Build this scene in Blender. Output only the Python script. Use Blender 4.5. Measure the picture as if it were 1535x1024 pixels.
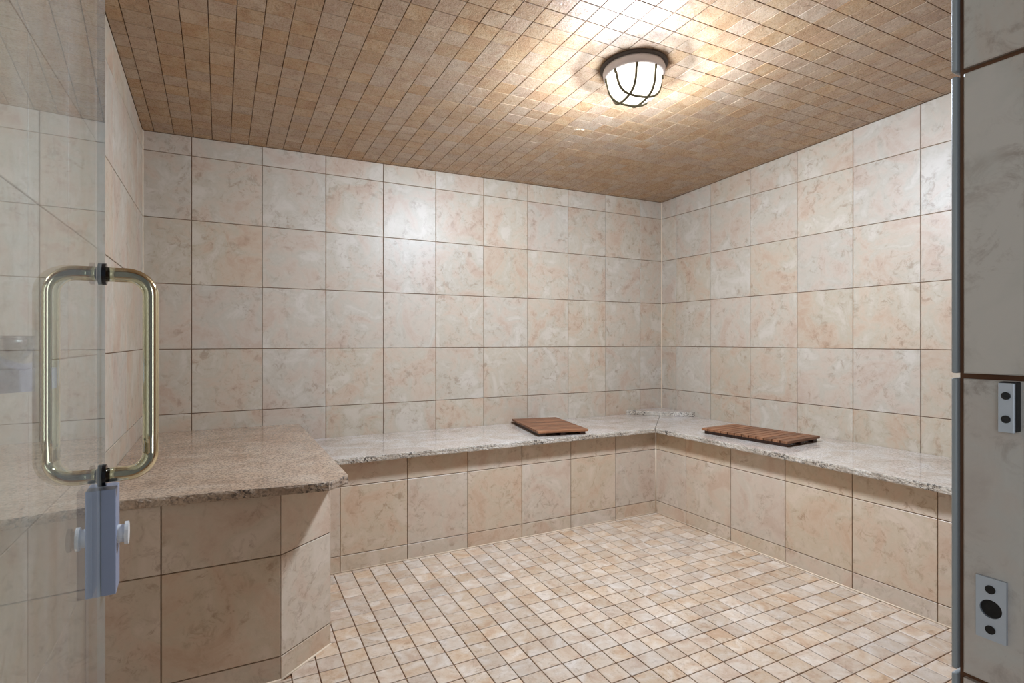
import bpy, bmesh, math, random
from mathutils import Vector, Matrix
random.seed(7)
for o in list(bpy.data.objects):
    bpy.data.objects.remove(o)
SC = bpy.context.scene
COL = SC.collection
U = 0.315            # metres per wall-tile pitch: the layout below is written in tile pitches
ZF = -3.352          # floor level below the lens, in pitches

def V(x, y, z):
    return Vector((x * U, y * U, (z - ZF) * U))

# ------------------------------------------------------------------ camera, light, exposure
FPX, YAW, SHY = 828.064, 0.487, 510.445
cam_d = bpy.data.cameras.new('camera')
cam = bpy.data.objects.new('camera', cam_d)
COL.objects.link(cam)
cam.location = V(0, 0, 0)
cam.rotation_euler = (math.pi / 2, 0, -YAW)
cam_d.sensor_width = 36.0
cam_d.lens = FPX / 1535 * 36.0
cam_d.shift_y = (SHY - 512) / 1535
cam_d.clip_start = 0.01
SC.camera = cam

SC.view_settings.view_transform = 'Standard'
SC.view_settings.look = 'None'
SC.view_settings.gamma = 1.0
SC.view_settings.use_curve_mapping = False
SC.view_settings.exposure = 0.0

LAMP = (4.60, 5.42)          # ceiling light, plan position
BULB_POWER = 77.0
DOME_EMIT = 2.4
world = bpy.data.worlds.new('world')
SC.world = world
world.use_nodes = True
bg = world.node_tree.nodes['Background']
bg.inputs[0].default_value = (0.52, 0.58, 0.68, 1)
bg.inputs[1].default_value = 0.18
# daylight from the bathroom window behind the photographer
wl = bpy.data.lights.new('bathroom_window_light', 'AREA')
wl.shape = 'RECTANGLE'
wl.size, wl.size_y = 1.2, 1.4
wl.energy = 24
wl.color = (0.86, 0.93, 1.0)
wlo = bpy.data.objects.new('bathroom_window_light', wl)
COL.objects.link(wlo)
wlo.location = V(-6.5, -3.2, 0.8)
wlo.rotation_euler = (math.radians(90), 0, math.radians(-62))

wl2 = bpy.data.lights.new('bathroom_side_window_light', 'AREA')
wl2.shape = 'RECTANGLE'
wl2.size, wl2.size_y = 0.45, 1.6
wl2.energy = 9
wl2.color = (0.84, 0.90, 1.0)
wlo2 = bpy.data.objects.new('bathroom_side_window_light', wl2)
COL.objects.link(wlo2)
wlo2.location = V(4.3, -3.1, 0.4)
wlo2.rotation_euler = (math.radians(90), 0, math.radians(36))

# ------------------------------------------------------------------ helpers
def ceil_z(x, y):
    return 3.655 + 0.0105 * x - 0.0490 * y

def px(x, y, z):
    d = x * math.sin(YAW) + y * math.cos(YAW)
    r = x * math.cos(YAW) - y * math.sin(YAW)
    if d < 0.05:
        return None
    return 767.5 + FPX * r / d, SHY - FPX * z / d, d

def in_view(pts, m=4):
    q = [px(*p) for p in pts]
    q = [a for a in q if a]
    if not q:
        return False
    return (max(a[0] for a in q) > -m and min(a[0] for a in q) < 1535 + m and
            max(a[1] for a in q) > -m and min(a[1] for a in q) < 1024 + m)

def link(name, me, mat=None, parent=None):
    o = bpy.data.objects.new(name, me)
    COL.objects.link(o)
    if mat and me is not None and not me.materials:
        me.materials.append(mat)
    if parent:
        o.parent = parent
    return o

def empty(name, loc, label, cat, group=None):
    o = bpy.data.objects.new(name, None)
    COL.objects.link(o)
    o.location = loc
    o.empty_display_size = 0.05
    o['label'] = label
    o['category'] = cat
    if group:
        o['group'] = group
    return o

def tag(o, label, cat, group=None):
    o['label'] = label
    o['category'] = cat
    if group:
        o['group'] = group
    return o

def bm_obj(name, bm, mat, parent=None, smooth=False, origin=None):
    me = bpy.data.meshes.new(name)
    if origin is not None:
        bmesh.ops.translate(bm, verts=bm.verts, vec=-Vector(origin))
    bmesh.ops.recalc_face_normals(bm, faces=bm.faces)
    bm.to_mesh(me)
    bm.free()
    if smooth:
        for p in me.polygons:
            p.use_smooth = True
    o = link(name, me, mat, parent)
    if origin is not None:
        o.location = Vector(origin) - (parent.location if parent else Vector())
    return o

def add_box(bm, lo, hi, bev=0.0):
    r = bmesh.ops.create_cube(bm, size=1.0)
    c = (Vector(lo) + Vector(hi)) / 2
    s = Vector(hi) - Vector(lo)
    for v in r['verts']:
        v.co = Vector((v.co.x * s.x, v.co.y * s.y, v.co.z * s.z)) + c
    if bev:
        es = list({e for v in r['verts'] for e in v.link_edges})
        bmesh.ops.bevel(bm, geom=es, offset=bev, segments=2, affect='EDGES', profile=0.6)

def add_prism(bm, pts, z0, z1):
    """vertical prism from plan polygon (pitches)"""
    b = [bm.verts.new(V(x, y, z0)) for x, y in pts]
    t = [bm.verts.new(V(x, y, z1)) for x, y in pts]
    n = len(pts)
    bm.faces.new(b[::-1])
    bm.faces.new(t)
    for i in range(n):
        bm.faces.new((b[i], b[(i + 1) % n], t[(i + 1) % n], t[i]))

def add_tube(bm, path, rad, seg=16, cap=True):
    rings = []
    n = len(path)
    up0 = None
    for i, p in enumerate(path):
        t = (path[min(i + 1, n - 1)] - path[max(i - 1, 0)]).normalized()
        if up0 is None:
            a = Vector((0, 0, 1)) if abs(t.z) < 0.9 else Vector((1, 0, 0))
            up0 = (a - t * a.dot(t)).normalized()
        else:
            up0 = (up0 - t * up0.dot(t)).normalized()
        s = t.cross(up0)
        rings.append([bm.verts.new(p + (up0 * math.cos(k * 2 * math.pi / seg) + s * math.sin(k * 2 * math.pi / seg)) * rad) for k in range(seg)])
    for a, b in zip(rings, rings[1:]):
        for k in range(seg):
            bm.faces.new((a[k], a[(k + 1) % seg], b[(k + 1) % seg], b[k]))
    if cap:
        bm.faces.new(rings[0][::-1])
        bm.faces.new(rings[-1])

def add_lathe(bm, prof, seg=48, mtx=Matrix()):
    """prof: list of (r, z); closed to the axis where r == 0"""
    rings = []
    for r, z in prof:
        if r < 1e-6:
            rings.append([bm.verts.new(mtx @ Vector((0, 0, z)))])
        else:
            rings.append([bm.verts.new(mtx @ Vector((r * math.cos(k * 2 * math.pi / seg), r * math.sin(k * 2 * math.pi / seg), z))) for k in range(seg)])
    for a, b in zip(rings, rings[1:]):
        for k in range(seg):
            k2 = (k + 1) % seg
            if len(a) == 1 and len(b) == 1:
                continue
            if len(a) == 1:
                bm.faces.new((a[0], b[k], b[k2]))
            elif len(b) == 1:
                bm.faces.new((a[k], a[k2], b[0]))
            else:
                bm.faces.new((a[k], a[k2], b[k2], b[k]))

def clip(poly, a, b, c):
    """keep a*x+b*y<=c"""
    out = []
    n = len(poly)
    for i in range(n):
        p, q = poly[i], poly[(i + 1) % n]
        dp, dq = a * p[0] + b * p[1] - c, a * q[0] + b * q[1] - c
        if dp <= 1e-9:
            out.append(p)
        if (dp < -1e-9 and dq > 1e-9) or (dp > 1e-9 and dq < -1e-9):
            t = dp / (dp - dq)
            out.append((p[0] + (q[0] - p[0]) * t, p[1] + (q[1] - p[1]) * t))
    return out

def area(poly):
    return 0.5 * sum(poly[i][0] * poly[(i + 1) % len(poly)][1] - poly[(i + 1) % len(poly)][0] * poly[i][1] for i in range(len(poly)))

def inset(poly, d):
    n = len(poly)
    out = []
    for i in range(n):
        p0, p1, p2 = Vector(poly[i - 1]), Vector(poly[i]), Vector(poly[(i + 1) % n])
        e1, e2 = (p1 - p0).normalized(), (p2 - p1).normalized()
        n1, n2 = Vector((-e1.y, e1.x)), Vector((-e2.y, e2.x))
        k = 1 + n1.dot(n2)
        out.append(tuple(p1 + (n1 + n2) * (d / max(k, 0.3))))
    return out

def tile_geo(poly, t, b):
    """bevelled tile over a 2D polygon in metres, thickness t"""
    n = len(poly)
    ins = inset(poly, b)
    vs = [(x, y, 0) for x, y in poly] + [(x, y, t - b * 0.8) for x, y in poly] + [(x, y, t) for x, y in ins]
    fs = []
    for i in range(n):
        j = (i + 1) % n
        fs.append((i, j, n + j, n + i))
        fs.append((n + i, n + j, 2 * n + j, 2 * n + i))
    fs.append(tuple(range(2 * n, 3 * n)))
    return vs, fs

MESHES = {}
def frame(o, u, v):
    u, v = Vector(u).normalized(), Vector(v).normalized()
    n = u.cross(v)
    m = Matrix((u, v, n)).transposed().to_4x4()
    m.translation = o
    return m

def lay_tiles(parent, mat, fr, polys, grout, thick, bev, keep=None, name='tile', tilt=0.0, rank=False, base=0.0):
    """fr: plane frame; polys: 2D polygons (pitches); each tile becomes a child of parent"""
    items = []
    for poly in polys:
        if len(poly) < 3 or area(poly) < 0.0012:
            continue
        pm = [(x * U, y * U) for x, y in poly]
        pm = inset(pm, grout / 2)
        if area(pm) < 1e-4 or min(p[0] for p in pm) >= max(p[0] for p in pm):
            continue
        cx = sum(p[0] for p in pm) / len(pm)
        cy = sum(p[1] for p in pm) / len(pm)
        wpts = [fr @ Vector((x, y, 0)) for x, y in pm]
        lp = [(p.x / U, p.y / U, p.z / U + ZF) for p in wpts]
        vis = in_view(lp)
        wc = fr @ Vector((cx, cy, 0))
        d = wc - cam.location
        score = area(pm) * abs(d.normalized().dot(fr.to_3x3() @ Vector((0, 0, 1)))) / d.length_squared if vis else 0
        items.append((score, vis, pm, cx, cy))
    singles = items
    rest = []
    if rank and len(items) > 300:
        items.sort(key=lambda a: -a[0])
        singles, rest = items[:300], items[300:]
    for sc, vis, pm, cx, cy in singles:
        if keep == 'visible' and not vis:
            rest.append((sc, vis, pm, cx, cy))
            continue
        loc = [(x - cx, y - cy) for x, y in pm]
        key = (thick, bev, mat.name, tuple((round(x, 4), round(y, 4)) for x, y in loc))
        me = MESHES.get(key)
        if me is None:
            me = bpy.data.meshes.new(name)
            vs, fs = tile_geo(loc, thick, bev)
            me.from_pydata(vs, [], fs)
            me.materials.append(mat)
            MESHES[key] = me
        o = bpy.data.objects.new(name, me)
        COL.objects.link(o)
        m = fr @ Matrix.Translation((cx, cy, base + random.uniform(-0.0005, 0.0003)))
        if tilt:
            m = m @ Matrix.Rotation(random.gauss(0, tilt), 4, 'X') @ Matrix.Rotation(random.gauss(0, tilt), 4, 'Y')
        o.parent = parent
        o.matrix_local = parent.matrix_basis.inverted() @ m
    if rest:
        vs, fs = [], []
        for sc, vis, pm, cx, cy in rest:
            v2, f2 = tile_geo(pm, thick, bev)
            k = len(vs)
            jz = base + random.uniform(-0.0005, 0.0003)
            vs += [fr @ Vector((x, y, z + jz)) for x, y, z in v2]
            fs += [tuple(i + k for i in f) for f in f2]
        me = bpy.data.meshes.new('far_tiles')
        me.from_pydata([tuple(parent.matrix_basis.inverted() @ v) for v in vs], [], fs)
        me.materials.append(mat)
        o = link('far_tiles', me, None, parent)
        o['kind'] = 'stuff'

def grid(us, vs):
    return [[(a, c), (b, c), (b, d), (a, d)] for a, b in zip(us, us[1:]) for c, d in zip(vs, vs[1:])]

# ------------------------------------------------------------------ materials
def rgb(r, g, b):
    f = lambda c: (c / 255 / 12.92) if c / 255 <= 0.04045 else ((c / 255 + 0.055) / 1.055) ** 2.4
    return (f(r), f(g), f(b), 1)

class NT:
    def __init__(self, name):
        self.m = bpy.data.materials.new(name)
        self.m.use_nodes = True
        self.t = self.m.node_tree
        self.t.nodes.clear()
        self.out = self.n('ShaderNodeOutputMaterial')
    def n(self, typ, **kw):
        x = self.t.nodes.new(typ)
        for k, v in kw.items():
            setattr(x, k, v)
        return x
    def l(self, a, b):
        self.t.links.new(a, b)
    def math(self, op, a, b=None, clamp=False):
        x = self.n('ShaderNodeMath', operation=op, use_clamp=clamp)
        for i, v in enumerate((a, b)):
            if v is None:
                continue
            if hasattr(v, 'links'):
                self.l(v, x.inputs[i])
            else:
                x.inputs[i].default_value = v
        return x.outputs[0]
    def ramp(self, fac, stops):
        x = self.n('ShaderNodeValToRGB')
        e = x.color_ramp.elements
        while len(e) < len(stops):
            e.new(0.5)
        for s, (p, c) in zip(e, stops):
            s.position = p
            s.color = c
        self.l(fac, x.inputs[0])
        return x.outputs[0]
    def mix(self, fac, a, b, mode='MIX'):
        x = self.n('ShaderNodeMix', data_type='RGBA', blend_type=mode)
        for i, v in ((0, fac), (6, a), (7, b)):
            if hasattr(v, 'links'):
                self.l(v, x.inputs[i])
            else:
                x.inputs[i].default_value = v
        return x.outputs[2]
    def noise(self, vec, scale, detail=4, rough=0.6, dist=0.0):
        x = self.n('ShaderNodeTexNoise')
        self.l(vec, x.inputs['Vector'])
        x.inputs['Scale'].default_value = scale
        x.inputs['Detail'].default_value = detail
        x.inputs['Roughness'].default_value = rough
        x.inputs['Distortion'].default_value = dist
        return x.outputs[0]
    def bump(self, h, strength, dist=0.002):
        x = self.n('ShaderNodeBump')
        x.inputs['Strength'].default_value = strength
        x.inputs['Distance'].default_value = dist
        self.l(h, x.inputs['Height'])
        return x.outputs[0]
    def pbsdf(self, color, rough=0.4, metal=0.0, normal=None, spec=0.5):
        x = self.n('ShaderNodeBsdfPrincipled')
        for k, v in (('Base Color', color), ('Roughness', rough), ('Metallic', metal), ('Specular IOR Level', spec)):
            if hasattr(v, 'links'):
                self.l(v, x.inputs[k])
            else:
                x.inputs[k].default_value = v
        if normal:
            self.l(normal, x.inputs['Normal'])
        self.l(x.outputs[0], self.out.inputs[0])
        return x

def stone_tile(name, tints, dark, rough=0.38, bumps=0.25, var=0.10, scale=1.0, spec=0.5, veins=0.62, bd=0.003):
    k = NT(name)
    geo = k.n('ShaderNodeNewGeometry')
    oi = k.n('ShaderNodeObjectInfo')
    rnd = k.math('FRACT', k.math('ADD', k.math('MULTIPLY', geo.outputs['Random Per Island'], 3.71), k.math('MULTIPLY', oi.outputs['Random'], 7.13)))
    off = k.n('ShaderNodeCombineXYZ')
    k.l(k.math('MULTIPLY', rnd, 37.0), off.inputs[0])
    k.l(k.math('MULTIPLY', rnd, 91.0), off.inputs[1])
    k.l(k.math('MULTIPLY', rnd, 53.0), off.inputs[2])
    va = k.n('ShaderNodeVectorMath', operation='ADD')
    k.l(geo.outputs['Position'], va.inputs[0])
    k.l(off.outputs[0], va.inputs[1])
    p = va.outputs[0]
    big = k.noise(p, 6.0 * scale, 5, 0.6, 0.8)
    base = k.ramp(big, [(0.36, tints[0]), (0.46, tints[1]), (0.54, tints[2]), (0.64, tints[3])])
    mid = k.noise(p, 26.0 * scale, 9, 0.74, 0.7)
    fine = k.noise(p, 90.0 * scale, 4, 0.7)
    reg = k.ramp(k.noise(p, 7.5 * scale, 3, 0.6, 0.5), [(0.40, (0.12, 0.12, 0.12, 1)), (0.62, (1, 1, 1, 1))])
    blot = k.ramp(mid, [(0.51, (0, 0, 0, 1)), (0.63, (1, 1, 1, 1))])
    light = k.ramp(mid, [(0.36, (1, 1, 1, 1)), (0.46, (0, 0, 0, 1))])
    c = k.mix(k.math('MULTIPLY', k.math('MULTIPLY', blot, reg), veins), base, dark)
    c = k.mix(k.math('MULTIPLY', light, 0.35), c, tints[3])
    # tile to tile value shift
    r2 = k.math('FRACT', k.math('MULTIPLY', rnd, 17.77))
    g = k.math('ADD', 1.0 - var, k.math('MULTIPLY', r2, 2 * var))
    hs = k.n('ShaderNodeHueSaturation')
    k.l(c, hs.inputs['Color'])
    k.l(g, hs.inputs['Value'])
    r3 = k.math('FRACT', k.math('MULTIPLY', rnd, 43.3))
    k.l(k.math('ADD', 0.85, k.math('MULTIPLY', r3, 0.3)), hs.inputs['Saturation'])
    h = k.math('ADD', k.math('MULTIPLY', mid, 0.7), k.math('MULTIPLY', fine, 0.3))
    nrm = k.bump(h, bumps, bd)
    rr = k.math('ADD', rough - 0.07, k.math('MULTIPLY', fine, 0.16))
    k.pbsdf(hs.outputs[0], rr, 0, nrm, spec)
    return k.m

def grout_mat(name, a, b):
    k = NT(name)
    geo = k.n('ShaderNodeNewGeometry')
    n1 = k.noise(geo.outputs['Position'], 6, 4, 0.6)
    n2 = k.noise(geo.outputs['Position'], 300, 2, 0.6)
    c = k.ramp(n1, [(0.35, a), (0.65, b)])
    k.pbsdf(c, 0.9, 0, k.bump(n2, 0.3, 0.001), 0.2)
    return k.m

M_WALL = stone_tile('wall_tile_glaze', [rgb(185, 162, 143), rgb(190, 173, 155), rgb(184, 173, 156), rgb(196, 185, 171)], rgb(136, 108, 85), rough=0.40, bumps=0.22, var=0.035, veins=0.52)
M_BASE = stone_tile('bench_tile_glaze', [rgb(196, 170, 148), rgb(203, 182, 161), rgb(199, 183, 162), rgb(209, 192, 174)], rgb(148, 119, 94), rough=0.36, bumps=0.22, var=0.03)
M_FLOOR = stone_tile('floor_tile_glaze', [rgb(183, 155, 131), rgb(194, 171, 148), rgb(197, 178, 158), rgb(207, 192, 177)], rgb(144, 116, 92), rough=0.42, bumps=0.3, var=0.11, scale=2.0)
M_CEIL = stone_tile('ceiling_tile_glaze', [rgb(170, 137, 109), rgb(178, 147, 118), rgb(180, 152, 123), rgb(188, 162, 135)], rgb(122, 92, 66), rough=0.27, bumps=0.8, var=0.06, scale=2.0, bd=0.006, spec=0.36)
M_JAMB = stone_tile('jamb_tile_glaze', [rgb(186, 172, 160), rgb(196, 184, 172), rgb(194, 188, 178), rgb(202, 194, 184)], rgb(150, 132, 120), rough=0.36, bumps=0.2, var=0.03)
M_GROUT = grout_mat('brown_grout', rgb(138, 112, 90), rgb(164, 140, 118))
M_FGROUT = grout_mat('floor_grout', rgb(140, 104, 78), rgb(160, 124, 96))
M_CGROUT = grout_mat('ceiling_grout', rgb(92, 64, 44), rgb(112, 82, 58))
M_JGROUT = grout_mat('jamb_grout', rgb(84, 56, 40), rgb(112, 80, 58))
M_CAULK = grout_mat('pale_caulk', rgb(214, 192, 166), rgb(224, 206, 182))

def granite(name, cols, speck, rough, edge=False, grain=0.55):
    k = NT(name)
    geo = k.n('ShaderNodeNewGeometry')
    p = geo.outputs['Position']
    big = k.noise(p, 5, 5, 0.6, 1.2)
    base = k.ramp(big, [(0.36, cols[0]), (0.5, cols[1]), (0.64, cols[2])])
    vo = k.n('ShaderNodeTexVoronoi')
    k.l(p, vo.inputs['Vector'])
    vo.inputs['Scale'].default_value = 210
    gr = k.ramp(vo.outputs['Color'], [(0.2, (0.55, 0.53, 0.5, 1)), (0.55, (1, 1, 1, 1)), (0.8, (1.15, 1.12, 1.08, 1))])
    c = k.mix(grain, base, gr, 'MULTIPLY')
    sp = k.noise(p, 95, 3, 0.7)
    cl = k.noise(p, 9, 3, 0.6)
    m = k.math('MULTIPLY', k.ramp(sp, [(0.50 if edge else 0.55, (0, 0, 0, 1)), (0.58 if edge else 0.63, (1, 1, 1, 1))]), k.ramp(cl, [(0.38 if edge else 0.45, (0.1, 0.1, 0.1, 1)), (0.62, (1, 1, 1, 1))]))
    c = k.mix(k.math('MULTIPLY', m, 0.95 if edge else 0.65), c, speck)
    k.pbsdf(c, rough, 0, k.bump(sp, 0.9 if edge else 0.03, 0.004 if edge else 0.001), 0.6)
    return k.m

M_GR_L = granite('tan_granite', [rgb(170, 144, 122), rgb(184, 160, 138), rgb(192, 172, 152)], rgb(70, 58, 50), 0.13, grain=0.95)
M_GR_LE = granite('tan_granite_rough_edge', [rgb(160, 138, 118), rgb(178, 158, 138), rgb(190, 174, 156)], rgb(46, 40, 38), 0.6, True)
M_GR = granite('grey_granite', [rgb(186, 172, 160), rgb(200, 190, 180), rgb(208, 200, 194)], rgb(110, 98, 92), 0.07)
M_GR_E = granite('grey_granite_rough_edge', [rgb(170, 156, 140), rgb(196, 186, 172), rgb(208, 200, 190)], rgb(60, 52, 46), 0.6, True)

def wood(name, a, b, c3):
    k = NT(name)
    tc = k.n('ShaderNodeTexCoord')
    oi = k.n('ShaderNodeObjectInfo')
    mp = k.n('ShaderNodeMapping')
    k.l(tc.outputs['Object'], mp.inputs[0])
    mp.inputs['Scale'].default_value = (3, 40, 40)
    off = k.n('ShaderNodeCombineXYZ')
    k.l(k.math('MULTIPLY', oi.outputs['Random'], 31.0), off.inputs[0])
    k.l(k.math('MULTIPLY', oi.outputs['Random'], 17.0), off.inputs[1])
    va = k.n('ShaderNodeVectorMath', operation='ADD')
    k.l(mp.outputs[0], va.inputs[0])
    k.l(off.outputs[0], va.inputs[1])
    n = k.noise(va.outputs[0], 2.0, 5, 0.6, 0.5)
    c = k.ramp(n, [(0.3, a), (0.5, b), (0.72, c3)])
    hs = k.n('ShaderNodeHueSaturation')
    k.l(c, hs.inputs['Color'])
    k.l(k.math('ADD', 0.75, k.math('MULTIPLY', oi.outputs['Random'], 0.5)), hs.inputs['Value'])
    k.pbsdf(hs.outputs[0], 0.5, 0, k.bump(n, 0.2, 0.001))
    return k.m

M_TEAK = wood('oiled_teak', rgb(88, 55, 36), rgb(128, 85, 57), rgb(152, 106, 75))
M_TEAK_D = wood('dark_teak_underside', rgb(40, 22, 14), rgb(58, 34, 22), rgb(72, 44, 28))

def simple(name, col, rough, metal=0.0, bumps=0.0, scale=200):
    k = NT(name)
    geo = k.n('ShaderNodeNewGeometry')
    n = k.noise(geo.outputs['Position'], scale, 3, 0.6)
    r = k.math('ADD', rough * 0.8, k.math('MULTIPLY', n, rough * 0.4))
    k.pbsdf(col, r, metal, k.bump(n, bumps, 0.001) if bumps else None)
    return k.m

M_STEEL = simple('brushed_steel', rgb(196, 203, 212), 0.42, 0.45)
M_LOCK = simple('blue_grey_lock_steel', rgb(150, 160, 184), 0.42, 0.4)
M_PULL = simple('worn_brass_chrome', rgb(222, 214, 184), 0.12, 1.0)
M_DARKARM = simple('dark_tarnished_metal', rgb(70, 70, 74), 0.2, 1.0)
M_RUBBER = simple('black_rubber', rgb(26, 26, 28), 0.6)
M_HOLE = simple('dark_recess', rgb(30, 26, 22), 0.9)
M_WHITE = simple('white_plastic', rgb(222, 222, 220), 0.3)
M_LAMPG = simple('grey_cast_lamp_body', rgb(236, 232, 236), 0.45)
M_GASKET = simple('dark_grey_gasket', rgb(92, 86, 82), 0.7)
M_CAGE = simple('greenish_cage_wire', rgb(112, 108, 84), 0.5, 0.0)
M_BOWL = simple('polished_bowl_metal', rgb(226, 224, 224), 0.22, 0.8)
M_SHELF = simple('lavender_grey_stone', rgb(186, 184, 208), 0.3)
M_TRIMSTRIP = simple('blue_grey_tile_edge', rgb(150, 156, 158), 0.35, 0.0, 0.2, 60)

def dome_mat():
    k = NT('frosted_lit_dome')
    em = k.n('ShaderNodeEmission')
    em.inputs[0].default_value = (1.0, 0.95, 0.86, 1)
    em.inputs[1].default_value = DOME_EMIT
    k.l(em.outputs[0], k.out.inputs[0])
    return k.m
M_DOME = dome_mat()

def pane_mat():
    k = NT('clear_door_glass')
    geo = k.n('ShaderNodeNewGeometry')
    dot = k.n('ShaderNodeVectorMath', operation='DOT_PRODUCT')
    k.l(geo.outputs['Incoming'], dot.inputs[0])
    k.l(geo.outputs['Normal'], dot.inputs[1])
    c = k.math('ABSOLUTE', dot.outputs['Value'])
    r1 = k.math('ADD', 0.04, k.math('MULTIPLY', 0.96, k.math('POWER', k.math('SUBTRACT', 1.0, c), 5.0)))
    # both faces of the thin pane answer at the outer face: 2R / (1 + R)
    f = k.math('DIVIDE', k.math('MULTIPLY', r1, 2.0), k.math('ADD', r1, 1.0))
    f = k.math('MULTIPLY', f, k.math('SUBTRACT', 1.0, geo.outputs['Backfacing']))
    tr = k.n('ShaderNodeBsdfTransparent')
    tr.inputs[0].default_value = (0.93, 0.965, 0.945, 1)
    gl = k.n('ShaderNodeBsdfGlossy')
    gl.inputs['Roughness'].default_value = 0.015
    gl.inputs['Color'].default_value = (0.95, 0.98, 0.97, 1)
    mx = k.n('ShaderNodeMixShader')
    k.l(f, mx.inputs[0])
    k.l(tr.outputs[0], mx.inputs[1])
    k.l(gl.outputs[0], mx.inputs[2])
    # thin pale diffuse film, streaked down the pane
    mp = k.n('ShaderNodeMapping')
    k.l(geo.outputs['Position'], mp.inputs[0])
    mp.inputs['Scale'].default_value = (9, 9, 0.7)
    n = k.noise(mp.outputs[0], 1.6, 4, 0.6)
    film = k.math('MULTIPLY', k.ramp(n, [(0.35, (0.3, 0.3, 0.3, 1)), (0.7, (1, 1, 1, 1))]), 0.10)
    df = k.n('ShaderNodeBsdfDiffuse')
    df.inputs[0].default_value = rgb(226, 228, 232)
    m2 = k.n('ShaderNodeMixShader')
    k.l(film, m2.inputs[0])
    k.l(mx.outputs[0], m2.inputs[1])
    k.l(df.outputs[0], m2.inputs[2])
    k.l(m2.outputs[0], k.out.inputs[0])
    return k.m
M_PANE = pane_mat()
M_PEDGE = simple('pale_green_glass_edge', rgb(196, 214, 212), 0.25)

# ------------------------------------------------------------------ room shell
XL, XR, YB, YF = -1.017, 9.265, 9.916, 0.952
YO = 0.52                                   # outer face of the entrance wall
GR, TT, BV = 0.0034, 0.008, 0.0012           # grout width, tile thickness, tile bevel (m)
RC = 0.0055                                  # how far the substrate sits behind the tile face (m)
rc = RC / U

def slab_struct(name, lo, hi, mat):
    bm = bmesh.new()
    add_box(bm, V(*lo), V(*hi))
    o = bm_obj(name, bm, mat)
    o['kind'] = 'structure'
    return o

JOINT = -0.133
rows = [JOINT - 4, JOINT - 3, JOINT - 2, JOINT - 1, JOINT, JOINT + 1, JOINT + 2, JOINT + 3, JOINT + 4]

ceil_hi = 3.95
wall_back = slab_struct('wall_back', (XL - 0.4, YB + rc, ZF - 0.3), (XR + 0.4, YB + 0.4, ceil_hi), M_GROUT)
wall_left = slab_struct('wall_left', (XL - 0.4, YO, ZF - 0.3), (XL - rc, YB + rc, ceil_hi), M_GROUT)
wall_right = slab_struct('wall_right', (XR + rc, YO, ZF - 0.3), (XR + 0.4, YB + rc, ceil_hi), M_GROUT)

# entrance wall with the door opening
OX0, OX1, OZ = -0.44, 2.178, 3.05
bm = bmesh.new()
add_box(bm, V(XL - rc, YO, ZF - 0.3), V(OX0, YF - rc, ceil_hi))
add_box(bm, V(OX1 + rc, YO, ZF - 0.3), V(XR + rc, 0.934, ceil_hi))
add_box(bm, V(OX0, YO, OZ), V(OX1 + rc, YF - rc, ceil_hi))
wall_front = bm_obj('wall_front', bm, M_JGROUT)
wall_front['kind'] = 'structure'

# floor and sloping ceiling substrates
bm = bmesh.new()
add_box(bm, V(XL - 0.4, YO - 2.6, ZF - 0.3), V(XR + 0.4, YB + 0.4, ZF - rc))
floor = bm_obj('floor', bm, M_FGROUT)
floor['kind'] = 'structure'
bm = bmesh.new()
cs = [(XL - 0.4, YO), (XR + 0.4, YO), (XR + 0.4, YB + 0.4), (XL - 0.4, YB + 0.4)]
b = [bm.verts.new(V(x, y, ceil_z(x, y) + rc)) for x, y in cs]
t = [bm.verts.new(V(x, y, ceil_z(x, y) + 0.4)) for x, y in cs]
bm.faces.new(b)
bm.faces.new(t)
for i in range(4):
    bm.faces.new((b[i], b[(i + 1) % 4], t[(i + 1) % 4], t[i]))
ceiling = bm_obj('ceiling', bm, M_CGROUT)
ceiling['kind'] = 'structure'

# --- wall tiles (frames whose local z points into the room; tile backs sit in the substrate)
def wall_polys(us, cz0, cz1, u0, u1):
    """cells under the ceiling line running from (u0, cz0) to (u1, cz1)"""
    out = []
    sl = (cz1 - cz0) / (u1 - u0)
    for poly in grid(us, rows):
        out.append(clip(poly, -sl, 1.0, cz0 - sl * u0))
    return out

F0 = 0.0
def fr_wall(kind):
    if kind == 'back':    # u = +x, v = +z, normal = -y
        return frame(V(0, YB, 0) + Vector((0, TT, 0)), (1, 0, 0), (0, 0, 1))
    if kind == 'right':   # u = +y reversed so the normal is -x:  u=(0,-1,0), v=(0,0,1) -> n = (-1,0,0)
        return frame(V(XR, 0, 0) + Vector((TT, 0, 0)), (0, -1, 0), (0, 0, 1))
    if kind == 'left':    # u=(0,1,0), v=(0,0,1) -> n = (1,0,0)
        return frame(V(XL, 0, 0) - Vector((TT, 0, 0)), (0, 1, 0), (0, 0, 1))

xs = [XL] + [-0.383 + i for i in range(0, 10)] + [XR]
polys = [p for p in wall_polys(xs, ceil_z(XL, YB), ceil_z(XR, YB), XL, XR) if p and max(q[1] for q in p) > -1.75]
lay_tiles(wall_back, M_WALL, fr_wall('back'), polys, GR, TT, BV)
ys = [YB] + [9.441 - i for i in range(0, 9)] + [YF]
us = [-y for y in ys]
polys = [p for p in wall_polys(us, ceil_z(XR, YB), ceil_z(XR, YF), -YB, -YF) if p and max(q[1] for q in p) > -1.75]
lay_tiles(wall_right, M_WALL, fr_wall('right'), polys, GR, TT, BV)
ys = [YF] + [1.30 + i for i in range(0, 9)] + [YB]
polys = wall_polys(ys, ceil_z(XL, YF), ceil_z(XL, YB), YF, YB)
polys = [p for p in polys if p and (max(q[1] for q in p) > -1.45 or max(q[0] for q in p) < 6.4)]
polys = [clip(p, 0, -1, -ZF) for p in polys]
lay_tiles(wall_left, M_WALL, fr_wall('left'), polys, GR, TT, BV)

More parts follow.
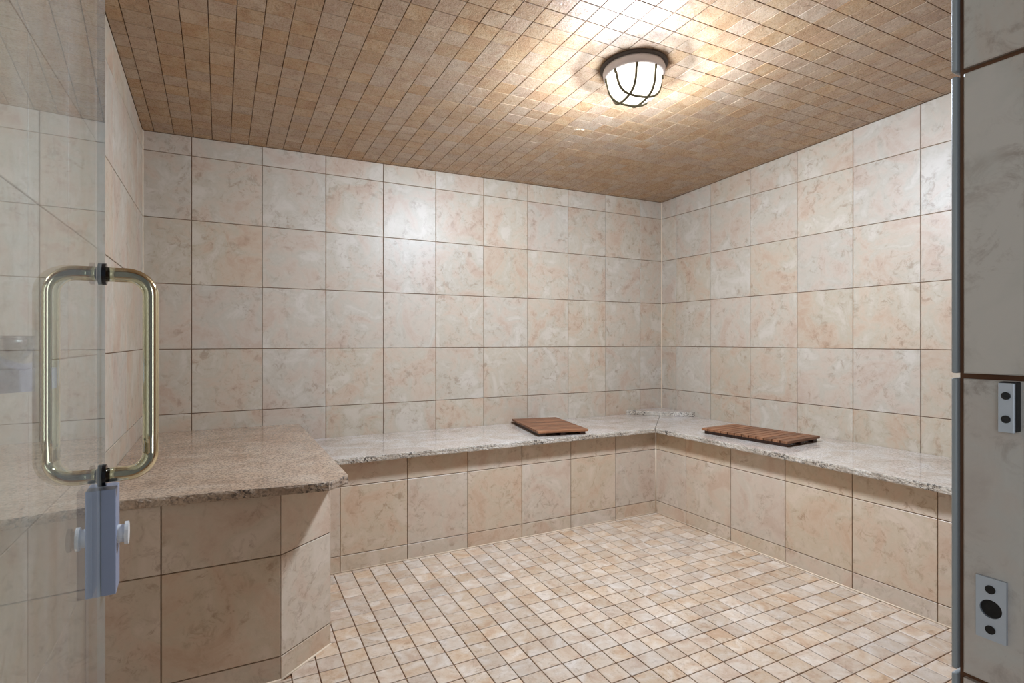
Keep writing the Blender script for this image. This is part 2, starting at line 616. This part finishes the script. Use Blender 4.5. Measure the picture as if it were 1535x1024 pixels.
# --- floor mosaic, cut around the benches
PF = 0.2535
BX, BY = 7.529, 8.214            # faces of the bench base
LX, LY = 1.085, 5.885            # left bench base: right side and front
CH0, CH1 = (0.535, 5.885), (1.085, 6.33)   # its cut-off corner
def outside_bench(poly):
    nx, ny = CH1[1] - CH0[1], -(CH1[0] - CH0[0])      # outward normal of the cut corner
    c = nx * CH0[0] + ny * CH0[1]
    alts = [clip(poly, -1, 0, -LX), clip(poly, 0, 1, LY), clip(poly, -nx, -ny, -c)]
    alts = [a for a in alts if len(a) > 2]
    return max(alts, key=area) if alts else []
fx = [2.655 + PF * i for i in range(-15, 22)]
fy = [5.33 + PF * i for i in range(-18, 13)]
SK = 0.022
polys = []
for poly in grid(fx, fy):
    poly = [(x + SK * (y - 5.6), y) for x, y in poly]
    poly = clip(poly, 1, 0, BX - 0.012)
    poly = clip(poly, 0, 1, BY - 0.012) if poly else poly
    poly = clip(poly, -1, 0, -XL) if poly else poly
    poly = clip(poly, 0, -1, -YF) if poly else poly
    if len(poly) > 2:
        poly = outside_bench(poly)
    if len(poly) > 2:
        polys.append(poly)
lay_tiles(floor, M_FLOOR, frame(V(0, 0, ZF) - Vector((0, 0, TT)), (1, 0, 0), (0, 1, 0)), polys, 0.0036, TT, 0.0011, tilt=0.002, rank=True)

# --- ceiling mosaic on the slope (local z points down)
n_up = Vector((-0.0105, 0.0490, 1)).normalized()
ux = Vector((1, 0, 0.0105)).normalized()
vy = -(n_up.cross(ux)).normalized()           # towards the camera so that ux x vy points down
o_c = V(0, YB, ceil_z(0, YB))
frc = frame(o_c + n_up * TT, ux, vy)
PC = 0.2575
cxs = [-0.872 + PC * i for i in range(-1, 41)]
cvs = [0.13 + PC * i for i in range(-1, 36)]
polys = []
for poly in grid(cxs, cvs):
    poly = clip(poly, 1, 0, XR)
    poly = clip(poly, -1, 0, -XL) if poly else poly
    poly = clip(poly, 0, -1, 0) if poly else poly
    poly = clip(poly, 0, 1, YB - YF) if poly else poly
    if len(poly) > 2:
        polys.append(poly)
lay_tiles(ceiling, M_CEIL, frc, polys, 0.0024, TT, 0.0008, tilt=0.004, rank=True)

# --- tiles lining the right jamb, and the edges of the room-side tiles beside them
jr = [ZF, -2.108, -1.108, -0.117, 0.893, 1.903, 2.913, OZ]
frj = frame(V(OX1, 0, 0) + Vector((TT, 0, 0)), (0, -1, 0), (0, 0, 1))
lay_tiles(wall_front, M_JAMB, frj, grid([-0.927, -YO], jr), 0.0056, TT, 0.0012)
bm = None
for z0, z1 in zip(jr, jr[1:]):
    bm = bmesh.new()
    g = 0.008
    add_box(bm, V(OX1 + 0.001, 0.935, z0 + g), V(OX1 + 0.45, 0.953, z1 - g), 0.0018)
    bm_obj('edge_tile', bm, M_TRIMSTRIP, wall_front, True)

# ------------------------------------------------------------------ L-shaped tiled bench (back and right walls)
bench = empty('tiled_bench', V(8.4, 9.0, ZF), 'long L-shaped built-in bench base of beige tile under the grey granite seats', 'bench')
HB, TH = -1.68, 0.082           # seat top height, slab thickness
bm = bmesh.new()
q = rc
add_prism(bm, [(LX + 0.03, BY + q), (BX + q, BY + q), (BX + q, YF + 0.01), (XR - 0.06, YF + 0.01), (XR - 0.06, YB - 0.06), (LX + 0.03, YB - 0.06)], ZF - rc, HB - TH)
core = bm_obj('bench_core', bm, M_GROUT, bench)
core.location = -bench.location
bz = [ZF, -3.118, -2.118, HB - TH]
lay_tiles(bench, M_BASE, frame(V(0, BY, 0) + Vector((0, TT, 0)), (1, 0, 0), (0, 0, 1)),
          grid([LX] + [1.54 + i for i in range(6)] + [BX], bz), GR, TT, BV)
yy = [BY] + [7.43 - i for i in range(7)] + [YF]
lay_tiles(bench, M_BASE, frame(V(BX, 0, 0) + Vector((TT, 0, 0)), (0, -1, 0), (0, 0, 1)),
          grid([-y for y in yy], bz), GR, TT, BV)
def caulk(parent, pts, r=0.0035):
    bm = bmesh.new()
    add_tube(bm, [V(*p) for p in pts], r, 8)
    o = bm_obj('caulk_line', bm, M_CAULK, parent, True)
    o.location = -parent.location
    return o
caulk(bench, [(LX, BY, ZF), (BX, BY, ZF)])
caulk(bench, [(BX, BY, ZF), (BX, YF, ZF)])
caulk(bench, [(BX, BY, ZF), (BX, BY, HB - TH)])

# ------------------------------------------------------------------ raised left bench with the cut corner
lb = empty('corner_bench', V(0.0, 7.5, ZF), 'wide raised left bench base of brownish tile with a cut-off corner, beside the glass door', 'bench')
HL, THL = -1.40, 0.085
bm = bmesh.new()
add_prism(bm, [(XL + 0.03, LY + q), (CH0[0] - q * 0.4, LY + q), (LX - q, CH1[1] + q * 0.4), (LX - q, YB - 0.06), (XL + 0.03, YB - 0.06)], ZF - rc, HL - THL)
core = bm_obj('bench_core', bm, M_GROUT, lb)
core.location = -lb.location
bzl = [ZF, -3.118, -2.118, HL - THL]
lay_tiles(lb, M_BASE, frame(V(0, LY, 0) + Vector((0, TT, 0)), (1, 0, 0), (0, 0, 1)), grid([XL, -0.465, CH0[0]], bzl), GR, TT, BV)
cl = math.hypot(CH1[0] - CH0[0], CH1[1] - CH0[1])
cu = Vector((CH1[0] - CH0[0], CH1[1] - CH0[1], 0)).normalized()
cn = cu.cross(Vector((0, 0, 1)))
lay_tiles(lb, M_BASE, frame(V(CH0[0], CH0[1], 0) - cn * TT, cu, (0, 0, 1)), grid([0, cl], bzl), GR, TT, BV)
lay_tiles(lb, M_BASE, frame(V(LX, 0, 0) - Vector((TT, 0, 0)), (0, 1, 0), (0, 0, 1)), grid([CH1[1], 7.33, BY], bzl), GR, TT, BV)
caulk(lb, [(CH0[0], CH0[1], ZF), (CH1[0], CH1[1], ZF)], 0.0045)
caulk(lb, [(XL, LY, ZF), (CH0[0], CH0[1], ZF)])

# ------------------------------------------------------------------ granite seats with rough-hewn edges
def slab(name, pts, rough_edges, ztop, th, mtop, medge, label, step=0.035):
    """pts: plan outline; rough_edges: indices of sides with a chipped edge"""
    random.seed(len(label))
    outline = []
    n = len(pts)
    for i in range(n):
        a, b = Vector(pts[i]), Vector(pts[(i + 1) % n])
        L = (b - a).length
        k = max(1, int(L / step)) if i in rough_edges else 1
        nrm = Vector(((b - a).y, -(b - a).x)).normalized()
        for j in range(k):
            p = a + (b - a) * (j / k)
            rough = i in rough_edges and 0 < j
            outline.append((p, nrm, rough))
    c = Vector((sum(p[0] for p in pts) / n, sum(p[1] for p in pts) / n))
    org = V(c.x, c.y, ztop - th)
    bm = bmesh.new()
    levels = [(1.0, -0.003), (0.94, 0.001), (0.72, 0.004), (0.45, 0.003), (0.2, 0.004), (0.0, 0.0)]
    rings = []
    for f, out in levels:
        ring = []
        for p, nrm, rough in outline:
            j = random.uniform(-0.004, 0.003) if rough and 0 < f < 1 else (random.uniform(-0.003, 0.001) if rough else 0)
            w = p + nrm * ((out + j) if rough else 0)
            z = ztop - th * (1 - f) + (random.uniform(-0.003, 0.003) if rough and 0 < f < 1 else 0)
            ring.append(bm.verts.new(V(w.x, w.y, z) - org))
        rings.append(ring)
    m = len(outline)
    ft = bm.faces.new(rings[0])
    fb = bm.faces.new(rings[-1][::-1])
    fb.material_index = 1
    for a, b in zip(rings, rings[1:]):
        for i in range(m):
            f = bm.faces.new((a[i], a[(i + 1) % m], b[(i + 1) % m], b[i]))
            f.material_index = 1
    bmesh.ops.recalc_face_normals(bm, faces=bm.faces)
    me = bpy.data.meshes.new(name)
    bm.to_mesh(me)
    bm.free()
    me.materials.append(mtop)
    me.materials.append(medge)
    o = link(name, me)
    o.location = org
    return tag(o, label, 'bench top')

SX, SY = 7.37, 8.06
SEAM = 0.006
slab('granite_seat', [(1.19, YB - 0.004), (1.19, SY), (SX - SEAM, SY), (XR - 0.004 - SEAM, YB - 0.004)], (1,), HB, TH, M_GR, M_GR_E,
     'long polished grey granite seat along the back wall, one teak mat on it')
slab('granite_seat', [(SX, SY - SEAM), (SX, YF), (XR - 0.004, YF), (XR - 0.004, YB - 0.004 - SEAM)], (0,), HB, TH, M_GR, M_GR_E,
     'polished grey granite seat along the right wall, running towards the door jamb')
slab('granite_seat', [(XL + 0.004, 5.90), (0.955, 5.665), (1.183, 5.88), (1.183, YB - 0.004), (XL + 0.004, YB - 0.004)], (0, 1), HL, THL, M_GR_L, M_GR_LE,
     'wide tan speckled granite seat on the raised left bench, with a chipped dark front edge')

# corner block
cb = slab('corner_block', [(8.2, YB - 0.006), (8.46, 9.56), (8.73, 9.33), (9.0, 9.07), (XR - 0.006, 8.87), (XR - 0.006, YB - 0.006)], (0, 1, 2, 3), HB + 0.092, 0.09, M_GR, M_GR_E,
          'small triangular granite block in the far corner of the bench', 0.05)
cb['category'] = 'corner shelf'

# ------------------------------------------------------------------ slatted teak mats
def make_mat():
    t = empty('teak_mat', (0, 0, 0), '', 'mat', 'slatted teak mats on the granite seats')
    W, L, N = 0.95 * U, 1.63 * U, 12
    h0, h1 = 0.018, 0.031
    sw = L / N
    for i in range(N):
        bm = bmesh.new()
        y0 = -L / 2 + i * sw
        add_box(bm, (-W / 2, y0 + 0.0026, h0), (W / 2, y0 + sw - 0.0026, h1), 0.0024)
        bm_obj('slat', bm, M_TEAK, t, origin=(0, y0 + sw / 2, h0))
    for x in (-0.40, 0.0, 0.40):
        bm = bmesh.new()
        add_box(bm, (x * W - 0.016, -L / 2 + 0.012, 0.0), (x * W + 0.016, L / 2 - 0.012, h0), 0.0015)
        r = bm_obj('runner', bm, M_TEAK_D, t)
        r['label'] = 'dark wooden runner under the slats'
    return t
def copy_tree(o):
    r = o.copy()
    COL.objects.link(r)
    for ch in o.children:
        c = ch.copy()
        COL.objects.link(c)
        c.parent = r
    return r
mat1 = make_mat()
mat2 = copy_tree(mat1)
mat1.location = V(5.53, 8.98, HB)
mat1.rotation_euler = (0, 0, math.radians(-11.5))
mat1['label'] = 'slatted teak mat lying on the back granite seat'
mat2.location = V(8.26, 6.47, HB)
mat2.rotation_euler = (0, 0, math.radians(5))
mat2['label'] = 'slatted teak mat lying on the right granite seat'

# ------------------------------------------------------------------ ceiling light
lx, ly = LAMP
lc = V(lx, ly, ceil_z(lx, ly))
lamp = empty('ceiling_light', lc, 'round caged bulkhead ceiling light, lit, on the tiled ceiling', 'ceiling light')
Rn = Matrix((ux, -vy, n_up)).transposed().to_4x4()     # local z = ceiling normal
def lam(name, prof, mat, seg=56):
    bm = bmesh.new()
    add_lathe(bm, [(r * U, z * U) for r, z in prof], seg, Rn)
    return bm_obj(name, bm, mat, lamp, True)
lam('gasket', [(0, 0.0), (0.415, 0.0), (0.42, -0.012), (0.40, -0.030), (0, -0.030)], M_GASKET)
lam('base_ring', [(0.30, -0.028), (0.375, -0.030), (0.385, -0.06), (0.378, -0.12), (0.365, -0.132), (0.348, -0.132), (0.342, -0.10), (0.30, -0.05)], M_LAMPG)
def dome_r(z):
    pass
dome_prof = [(0.338, -0.06), (0.340, -0.14), (0.335, -0.20), (0.322, -0.27), (0.298, -0.33), (0.262, -0.375), (0.21, -0.405), (0.14, -0.422), (0.07, -0.428), (0, -0.43)]
lam('dome', dome_prof, M_DOME, 64)
def dome_z(r):
    for (r0, z0), (r1, z1) in zip(dome_prof[1:], dome_prof[2:]):
        if r1 <= r <= r0:
            return z0 + (z1 - z0) * (r0 - r) / (r0 - r1)
    return -0.14
vv = Vector((-0.635, -0.772))       # plan direction from the lamp to the door
ww = Vector((0.772, -0.635))
def bar_dir(deg, s):
    return (-vv * math.cos(math.radians(deg)) + ww * s * math.sin(math.radians(deg)))
for dvec, odir, offs in ((bar_dir(29, -1), bar_dir(61, 1), (-0.145, 0.105)), (bar_dir(61, 1), bar_dir(29, -1), (-0.125, 0.125))):
    for off in offs:
        R = 0.352
        half = math.sqrt(R * R - off * off)
        path = []
        for i in range(33):
            s = -half * math.cos(math.pi * i / 32)
            p = dvec * s + odir * off
            r = min(p.length, 0.3385)
            z = dome_z(r) - 0.014 if i not in (0, 32) else -0.118
            path.append(Rn @ Vector((p.x * U, p.y * U, z * U)))
        bm = bmesh.new()
        add_tube(bm, path, 0.0046, 8)
        bm_obj('cage_bar', bm, M_CAGE, lamp, True)
# the glow of the dome: small unseen area lights set around it, facing outward
NB = 10
for i in range(2 * NB + 1):
    pl = bpy.data.lights.new('dome_glow_light', 'AREA')
    pl.shape = 'DISK'
    pl.size = 0.09
    pl.energy = BULB_POWER / (NB + 1) * (1.0 if i < NB else (0.8 if i == NB else 0.055))
    pl.color = (0.82, 0.95, 1.11)
    o = bpy.data.objects.new('dome_glow_light', pl)
    COL.objects.link(o)
    o.parent = lamp
    if i == NB:
        p, d = Vector((0, 0, -0.475)), Vector((0, 0, -1))
    else:
        a = math.radians(18 + 360 / NB * i)
        d = Vector((math.cos(a), math.sin(a), -0.80)).normalized()
        p = Vector((math.cos(a) * 0.345, math.sin(a) * 0.345, -0.43))
    if i > NB:                 # added fill lights, brighten the dark ceiling ring around the base
        d = Vector((math.cos(a), math.sin(a), 0.0))
        p = Vector((math.cos(a) * 0.43, math.sin(a) * 0.43, -0.24))
    o.location = Rn @ (p * U)
    o.rotation_euler = (Rn.to_3x3() @ d).to_track_quat('-Z', 'Y').to_euler()

# ------------------------------------------------------------------ glass door, open into the room
door = bpy.data.objects.new('door_1', None)
COL.objects.link(door)
door.empty_display_size = 0.05
door['kind'] = 'structure'
door['label'] = 'clear glass shower door standing open at the left'
edge_p, hinge_p = Vector((-0.516, 3.36)), Vector((-0.405, 0.86))
door.location = V(hinge_p.x, hinge_p.y, ZF)
dd = (edge_p - hinge_p)
DL = dd.length * U
ang = math.atan2(dd.y, dd.x)
door.rotation_euler = (0, 0, ang)       # local x runs from hinge to free edge; local -y is the camera side
TG = 0.010                              # glass thickness, m
z0, z1 = 0.012, (2.95 - ZF) * U
bm = bmesh.new()
add_box(bm, (0, -TG / 2, z0), (DL, TG / 2, z1))
for f in bm.faces:
    c = f.calc_center_median()
    f.material_index = 0 if abs(abs(c.y) - TG / 2) < 1e-5 else 1
me = bpy.data.meshes.new('glass_pane')
bm.to_mesh(me)
bm.free()
me.materials.append(M_PANE)
me.materials.append(M_PEDGE)
link('glass_pane', me, None, door)
def zl(z):
    return (z - ZF) * U
hx = DL - 0.030
zt, zb = zl(0.318), zl(-0.648)
for sgn, lab in ((-1, 'brassy pull handle on the room side'), (1, 'greenish pull handle behind the glass')):
    out, rr, rad = 0.066, 0.030, 0.0110
    path = [Vector((hx, sgn * (TG / 2 + 0.001), zt)), Vector((hx, sgn * 0.022, zt))]
    for i in range(9):
        a = math.pi / 2 * i / 8
        path.append(Vector((hx, sgn * (out - rr + rr * math.sin(a)), zt - rr + rr * math.cos(a))))
    for i in range(1, 9):
        path.append(Vector((hx, sgn * out, zt - rr - (zt - zb - 2 * rr) * i / 8)))
    for i in range(9):
        a = math.pi / 2 * i / 8
        path.append(Vector((hx, sgn * (out - rr + rr * math.cos(a)), zb + rr - rr * math.sin(a))))
    path += [Vector((hx, sgn * 0.022, zb)), Vector((hx, sgn * (TG / 2 + 0.001), zb))]
    bm = bmesh.new()
    add_tube(bm, path, rad, 20)
    h = bm_obj('pull_handle', bm, M_PULL, door, True)
    h['label'] = lab
    for z in (zt, zb):
        bm = bmesh.new()
        add_tube(bm, [Vector((hx, sgn * (TG / 2), z)), Vector((hx, sgn * (TG / 2 + 0.005), z))], 0.0165, 24)
        c = bm_obj('collar', bm, M_DARKARM, h)
        c['label'] = 'dark collar'
# patch lock at the free edge
lz0, lz1 = zl(-1.205), zl(-0.705)
for sgn in (-1, 1):
    bm = bmesh.new()
    a, b = sorted((sgn * TG / 2, sgn * (TG / 2 + 0.0185)))
    add_box(bm, (DL - 0.052, a, lz0), (DL - 0.001, b, lz1), 0.0015)
    p = bm_obj('lock_plate', bm, M_LOCK, door)
    bm = bmesh.new()
    y = sgn * (TG / 2 + 0.0185)
    zc = (lz0 + lz1) / 2 + 0.004
    add_tube(bm, [Vector((DL - 0.026, y, zc)), Vector((DL - 0.026, y + sgn * 0.009, zc))], 0.0135, 24)
    add_tube(bm, [Vector((DL - 0.026, y + sgn * 0.009, zc)), Vector((DL - 0.026, y + sgn * 0.014, zc))], 0.0172, 24)
    kn = bm_obj('lock_knob', bm, M_WHITE, p)
    kn['label'] = 'white round lock knob'

# ------------------------------------------------------------------ half-round shelf and bowl behind the glass
sh = bmesh.new()
R = 0.30
pts = [(XL, 3.47 - R)] + [(XL + R * math.sin(a), 3.47 - R * math.cos(a)) for a in [math.pi * i / 24 for i in range(1, 24)]] + [(XL, 3.47 + R)]
add_prism(sh, pts, -0.235, -0.135)
shelf = bm_obj('wall_shelf', sh, M_SHELF, None, False, V(XL, 3.47, -0.235))
tag(shelf, 'small half-round lavender grey shelf on the left wall behind the glass door', 'shelf')
bowl = empty('metal_bowl', V(-0.862, 3.36, -0.135), 'small polished metal bowl on the half-round shelf behind the glass door', 'bowl')
bm = bmesh.new()
add_lathe(bm, [(r * U, z * U) for r, z in [(0, 0.0), (0.075, 0.0), (0.09, 0.02), (0.125, 0.075), (0.148, 0.125), (0.150, 0.150), (0.143, 0.150), (0.138, 0.125), (0.115, 0.08), (0.08, 0.03), (0, 0.02)]], 40)
bm_obj('bowl_body', bm, M_BOWL, bowl, True)
bm = bmesh.new()
add_tube(bm, [Vector((0.148 * U * math.cos(a), 0.148 * U * math.sin(a), 0.150 * U)) for a in [2 * math.pi * i / 40 for i in range(41)]], 0.0018, 8)
bm_obj('rim', bm, M_BOWL, bowl, True)

# ------------------------------------------------------------------ hardware on the right jamb
sp = empty('strike_plate', V(OX1, 0.84, -0.855), 'rectangular steel strike plate with one large and two small holes, low on the right jamb', 'strike plate')
def jpart(name, bm, mat, parent, smooth=False):
    o = bm_obj(name, bm, mat, parent, smooth)
    o.location = -parent.location
    return o
XF = OX1 - 0.001
bm = bmesh.new()
# plate with a real opening in the middle: ring of quads between rectangle and circle, extruded
def plate_with_hole(bm, yc, zc, hy, hz, r, x0, x1, seg=32):
    loops = {}
    ca0 = math.atan2(hz, hy)
    angs = sorted([2 * math.pi * (k + 0.5) / seg for k in range(seg)] + [ca0, math.pi - ca0, math.pi + ca0, 2 * math.pi - ca0])
    seg = len(angs)
    for x in (x0, x1):
        inn, outl = [], []
        for k in range(seg):
            a = angs[k]
            ca, sa = math.cos(a), math.sin(a)
            s = min(hy / abs(ca) if abs(ca) > 1e-6 else 9, hz / abs(sa) if abs(sa) > 1e-6 else 9)
            inn.append(bm.verts.new(V(x, yc + r * ca, zc + r * sa)))
            outl.append(bm.verts.new(V(x, yc + s * ca, zc + s * sa)))
        loops[x] = (inn, outl)
    for k in range(seg):
        j = (k + 1) % seg
        i0, o0 = loops[x0]
        i1, o1 = loops[x1]
        bm.faces.new((i0[k], i0[j], o0[j], o0[k]))
        bm.faces.new((i1[k], o1[k], o1[j], i1[j]))
        bm.faces.new((o0[k], o0[j], o1[j], o1[k]))
        bm.faces.new((i0[k], i1[k], i1[j], i0[j]))
plate_with_hole(bm, 0.84, -0.855, 0.0395, 0.0985, 0.029, XF - 0.010, XF)
jpart('plate', bm, M_STEEL, sp)
bm = bmesh.new()
add_tube(bm, [V(XF - 0.0015, 0.84, -0.855), V(XF, 0.84, -0.855)], 0.0295 * U, 32)
jpart('bolt_hole', bm, M_HOLE, sp)['label'] = 'dark round bolt hole'
for z in (-0.793, -0.921):
    bm = bmesh.new()
    add_tube(bm, [V(XF - 0.0125, 0.841, z), V(XF - 0.008, 0.841, z)], 0.0135 * U, 20)
    jpart('screw', bm, M_HOLE, sp)['label'] = 'dark countersunk screw'

bk = empty('door_stop', V(OX1, 0.79, -0.205), 'small steel door stop block with two screws, upper right on the jamb', 'door stop')
bm = bmesh.new()
add_box(bm, V(OX1 - 0.034, 0.768, -0.281), V(XF, 0.810, -0.127), 0.0008)
jpart('rubber_block', bm, M_RUBBER, bk)
bm = bmesh.new()
add_box(bm, V(OX1 - 0.042, 0.7695, -0.283), V(OX1 - 0.034, 0.810, -0.131), 0.0006)
fp = jpart('face_plate', bm, M_STEEL, bk)
for z in (-0.170, -0.242):
    bm = bmesh.new()
    add_tube(bm, [V(OX1 - 0.0445, 0.790, z), V(OX1 - 0.0415, 0.790, z)], 0.0120 * U, 20)
    s = jpart('screw', bm, M_DARKARM, bk)
    s['label'] = 'dark screw head'

# vertical caulk in the left back corner
bm = bmesh.new()
add_tube(bm, [V(XL, YB, HL), V(XL, YB, ceil_z(XL, YB))], 0.0035, 8)
cj = bm_obj('trim_1', bm, M_CAULK)
cj['kind'] = 'structure'
bm = bmesh.new()
add_tube(bm, [V(XR, YB, HB + 0.09), V(XR, YB, ceil_z(XR, YB))], 0.003, 8)
cj = bm_obj('trim_2', bm, M_CAULK)
cj['kind'] = 'structure'
# small chip of pale mortar stuck on the ceiling
bm = bmesh.new()
chip = [(4.98, 7.28, 0.022), (5.02, 7.27, 0.03), (5.06, 7.27, 0.018), (5.10, 7.25, 0.03), (5.13, 7.25, 0.02)]
for cx, cy, r in chip:
    m = Matrix.Translation(V(cx, cy, ceil_z(cx, cy))) @ Matrix.Diagonal((1.4, 1.0, 0.5, 1))
    bmesh.ops.create_icosphere(bm, subdivisions=1, radius=r * 0.6 * U, matrix=m)
ch = bm_obj('mortar_chip', bm, M_CAULK, ceiling)
bpy.context.view_layer.update()
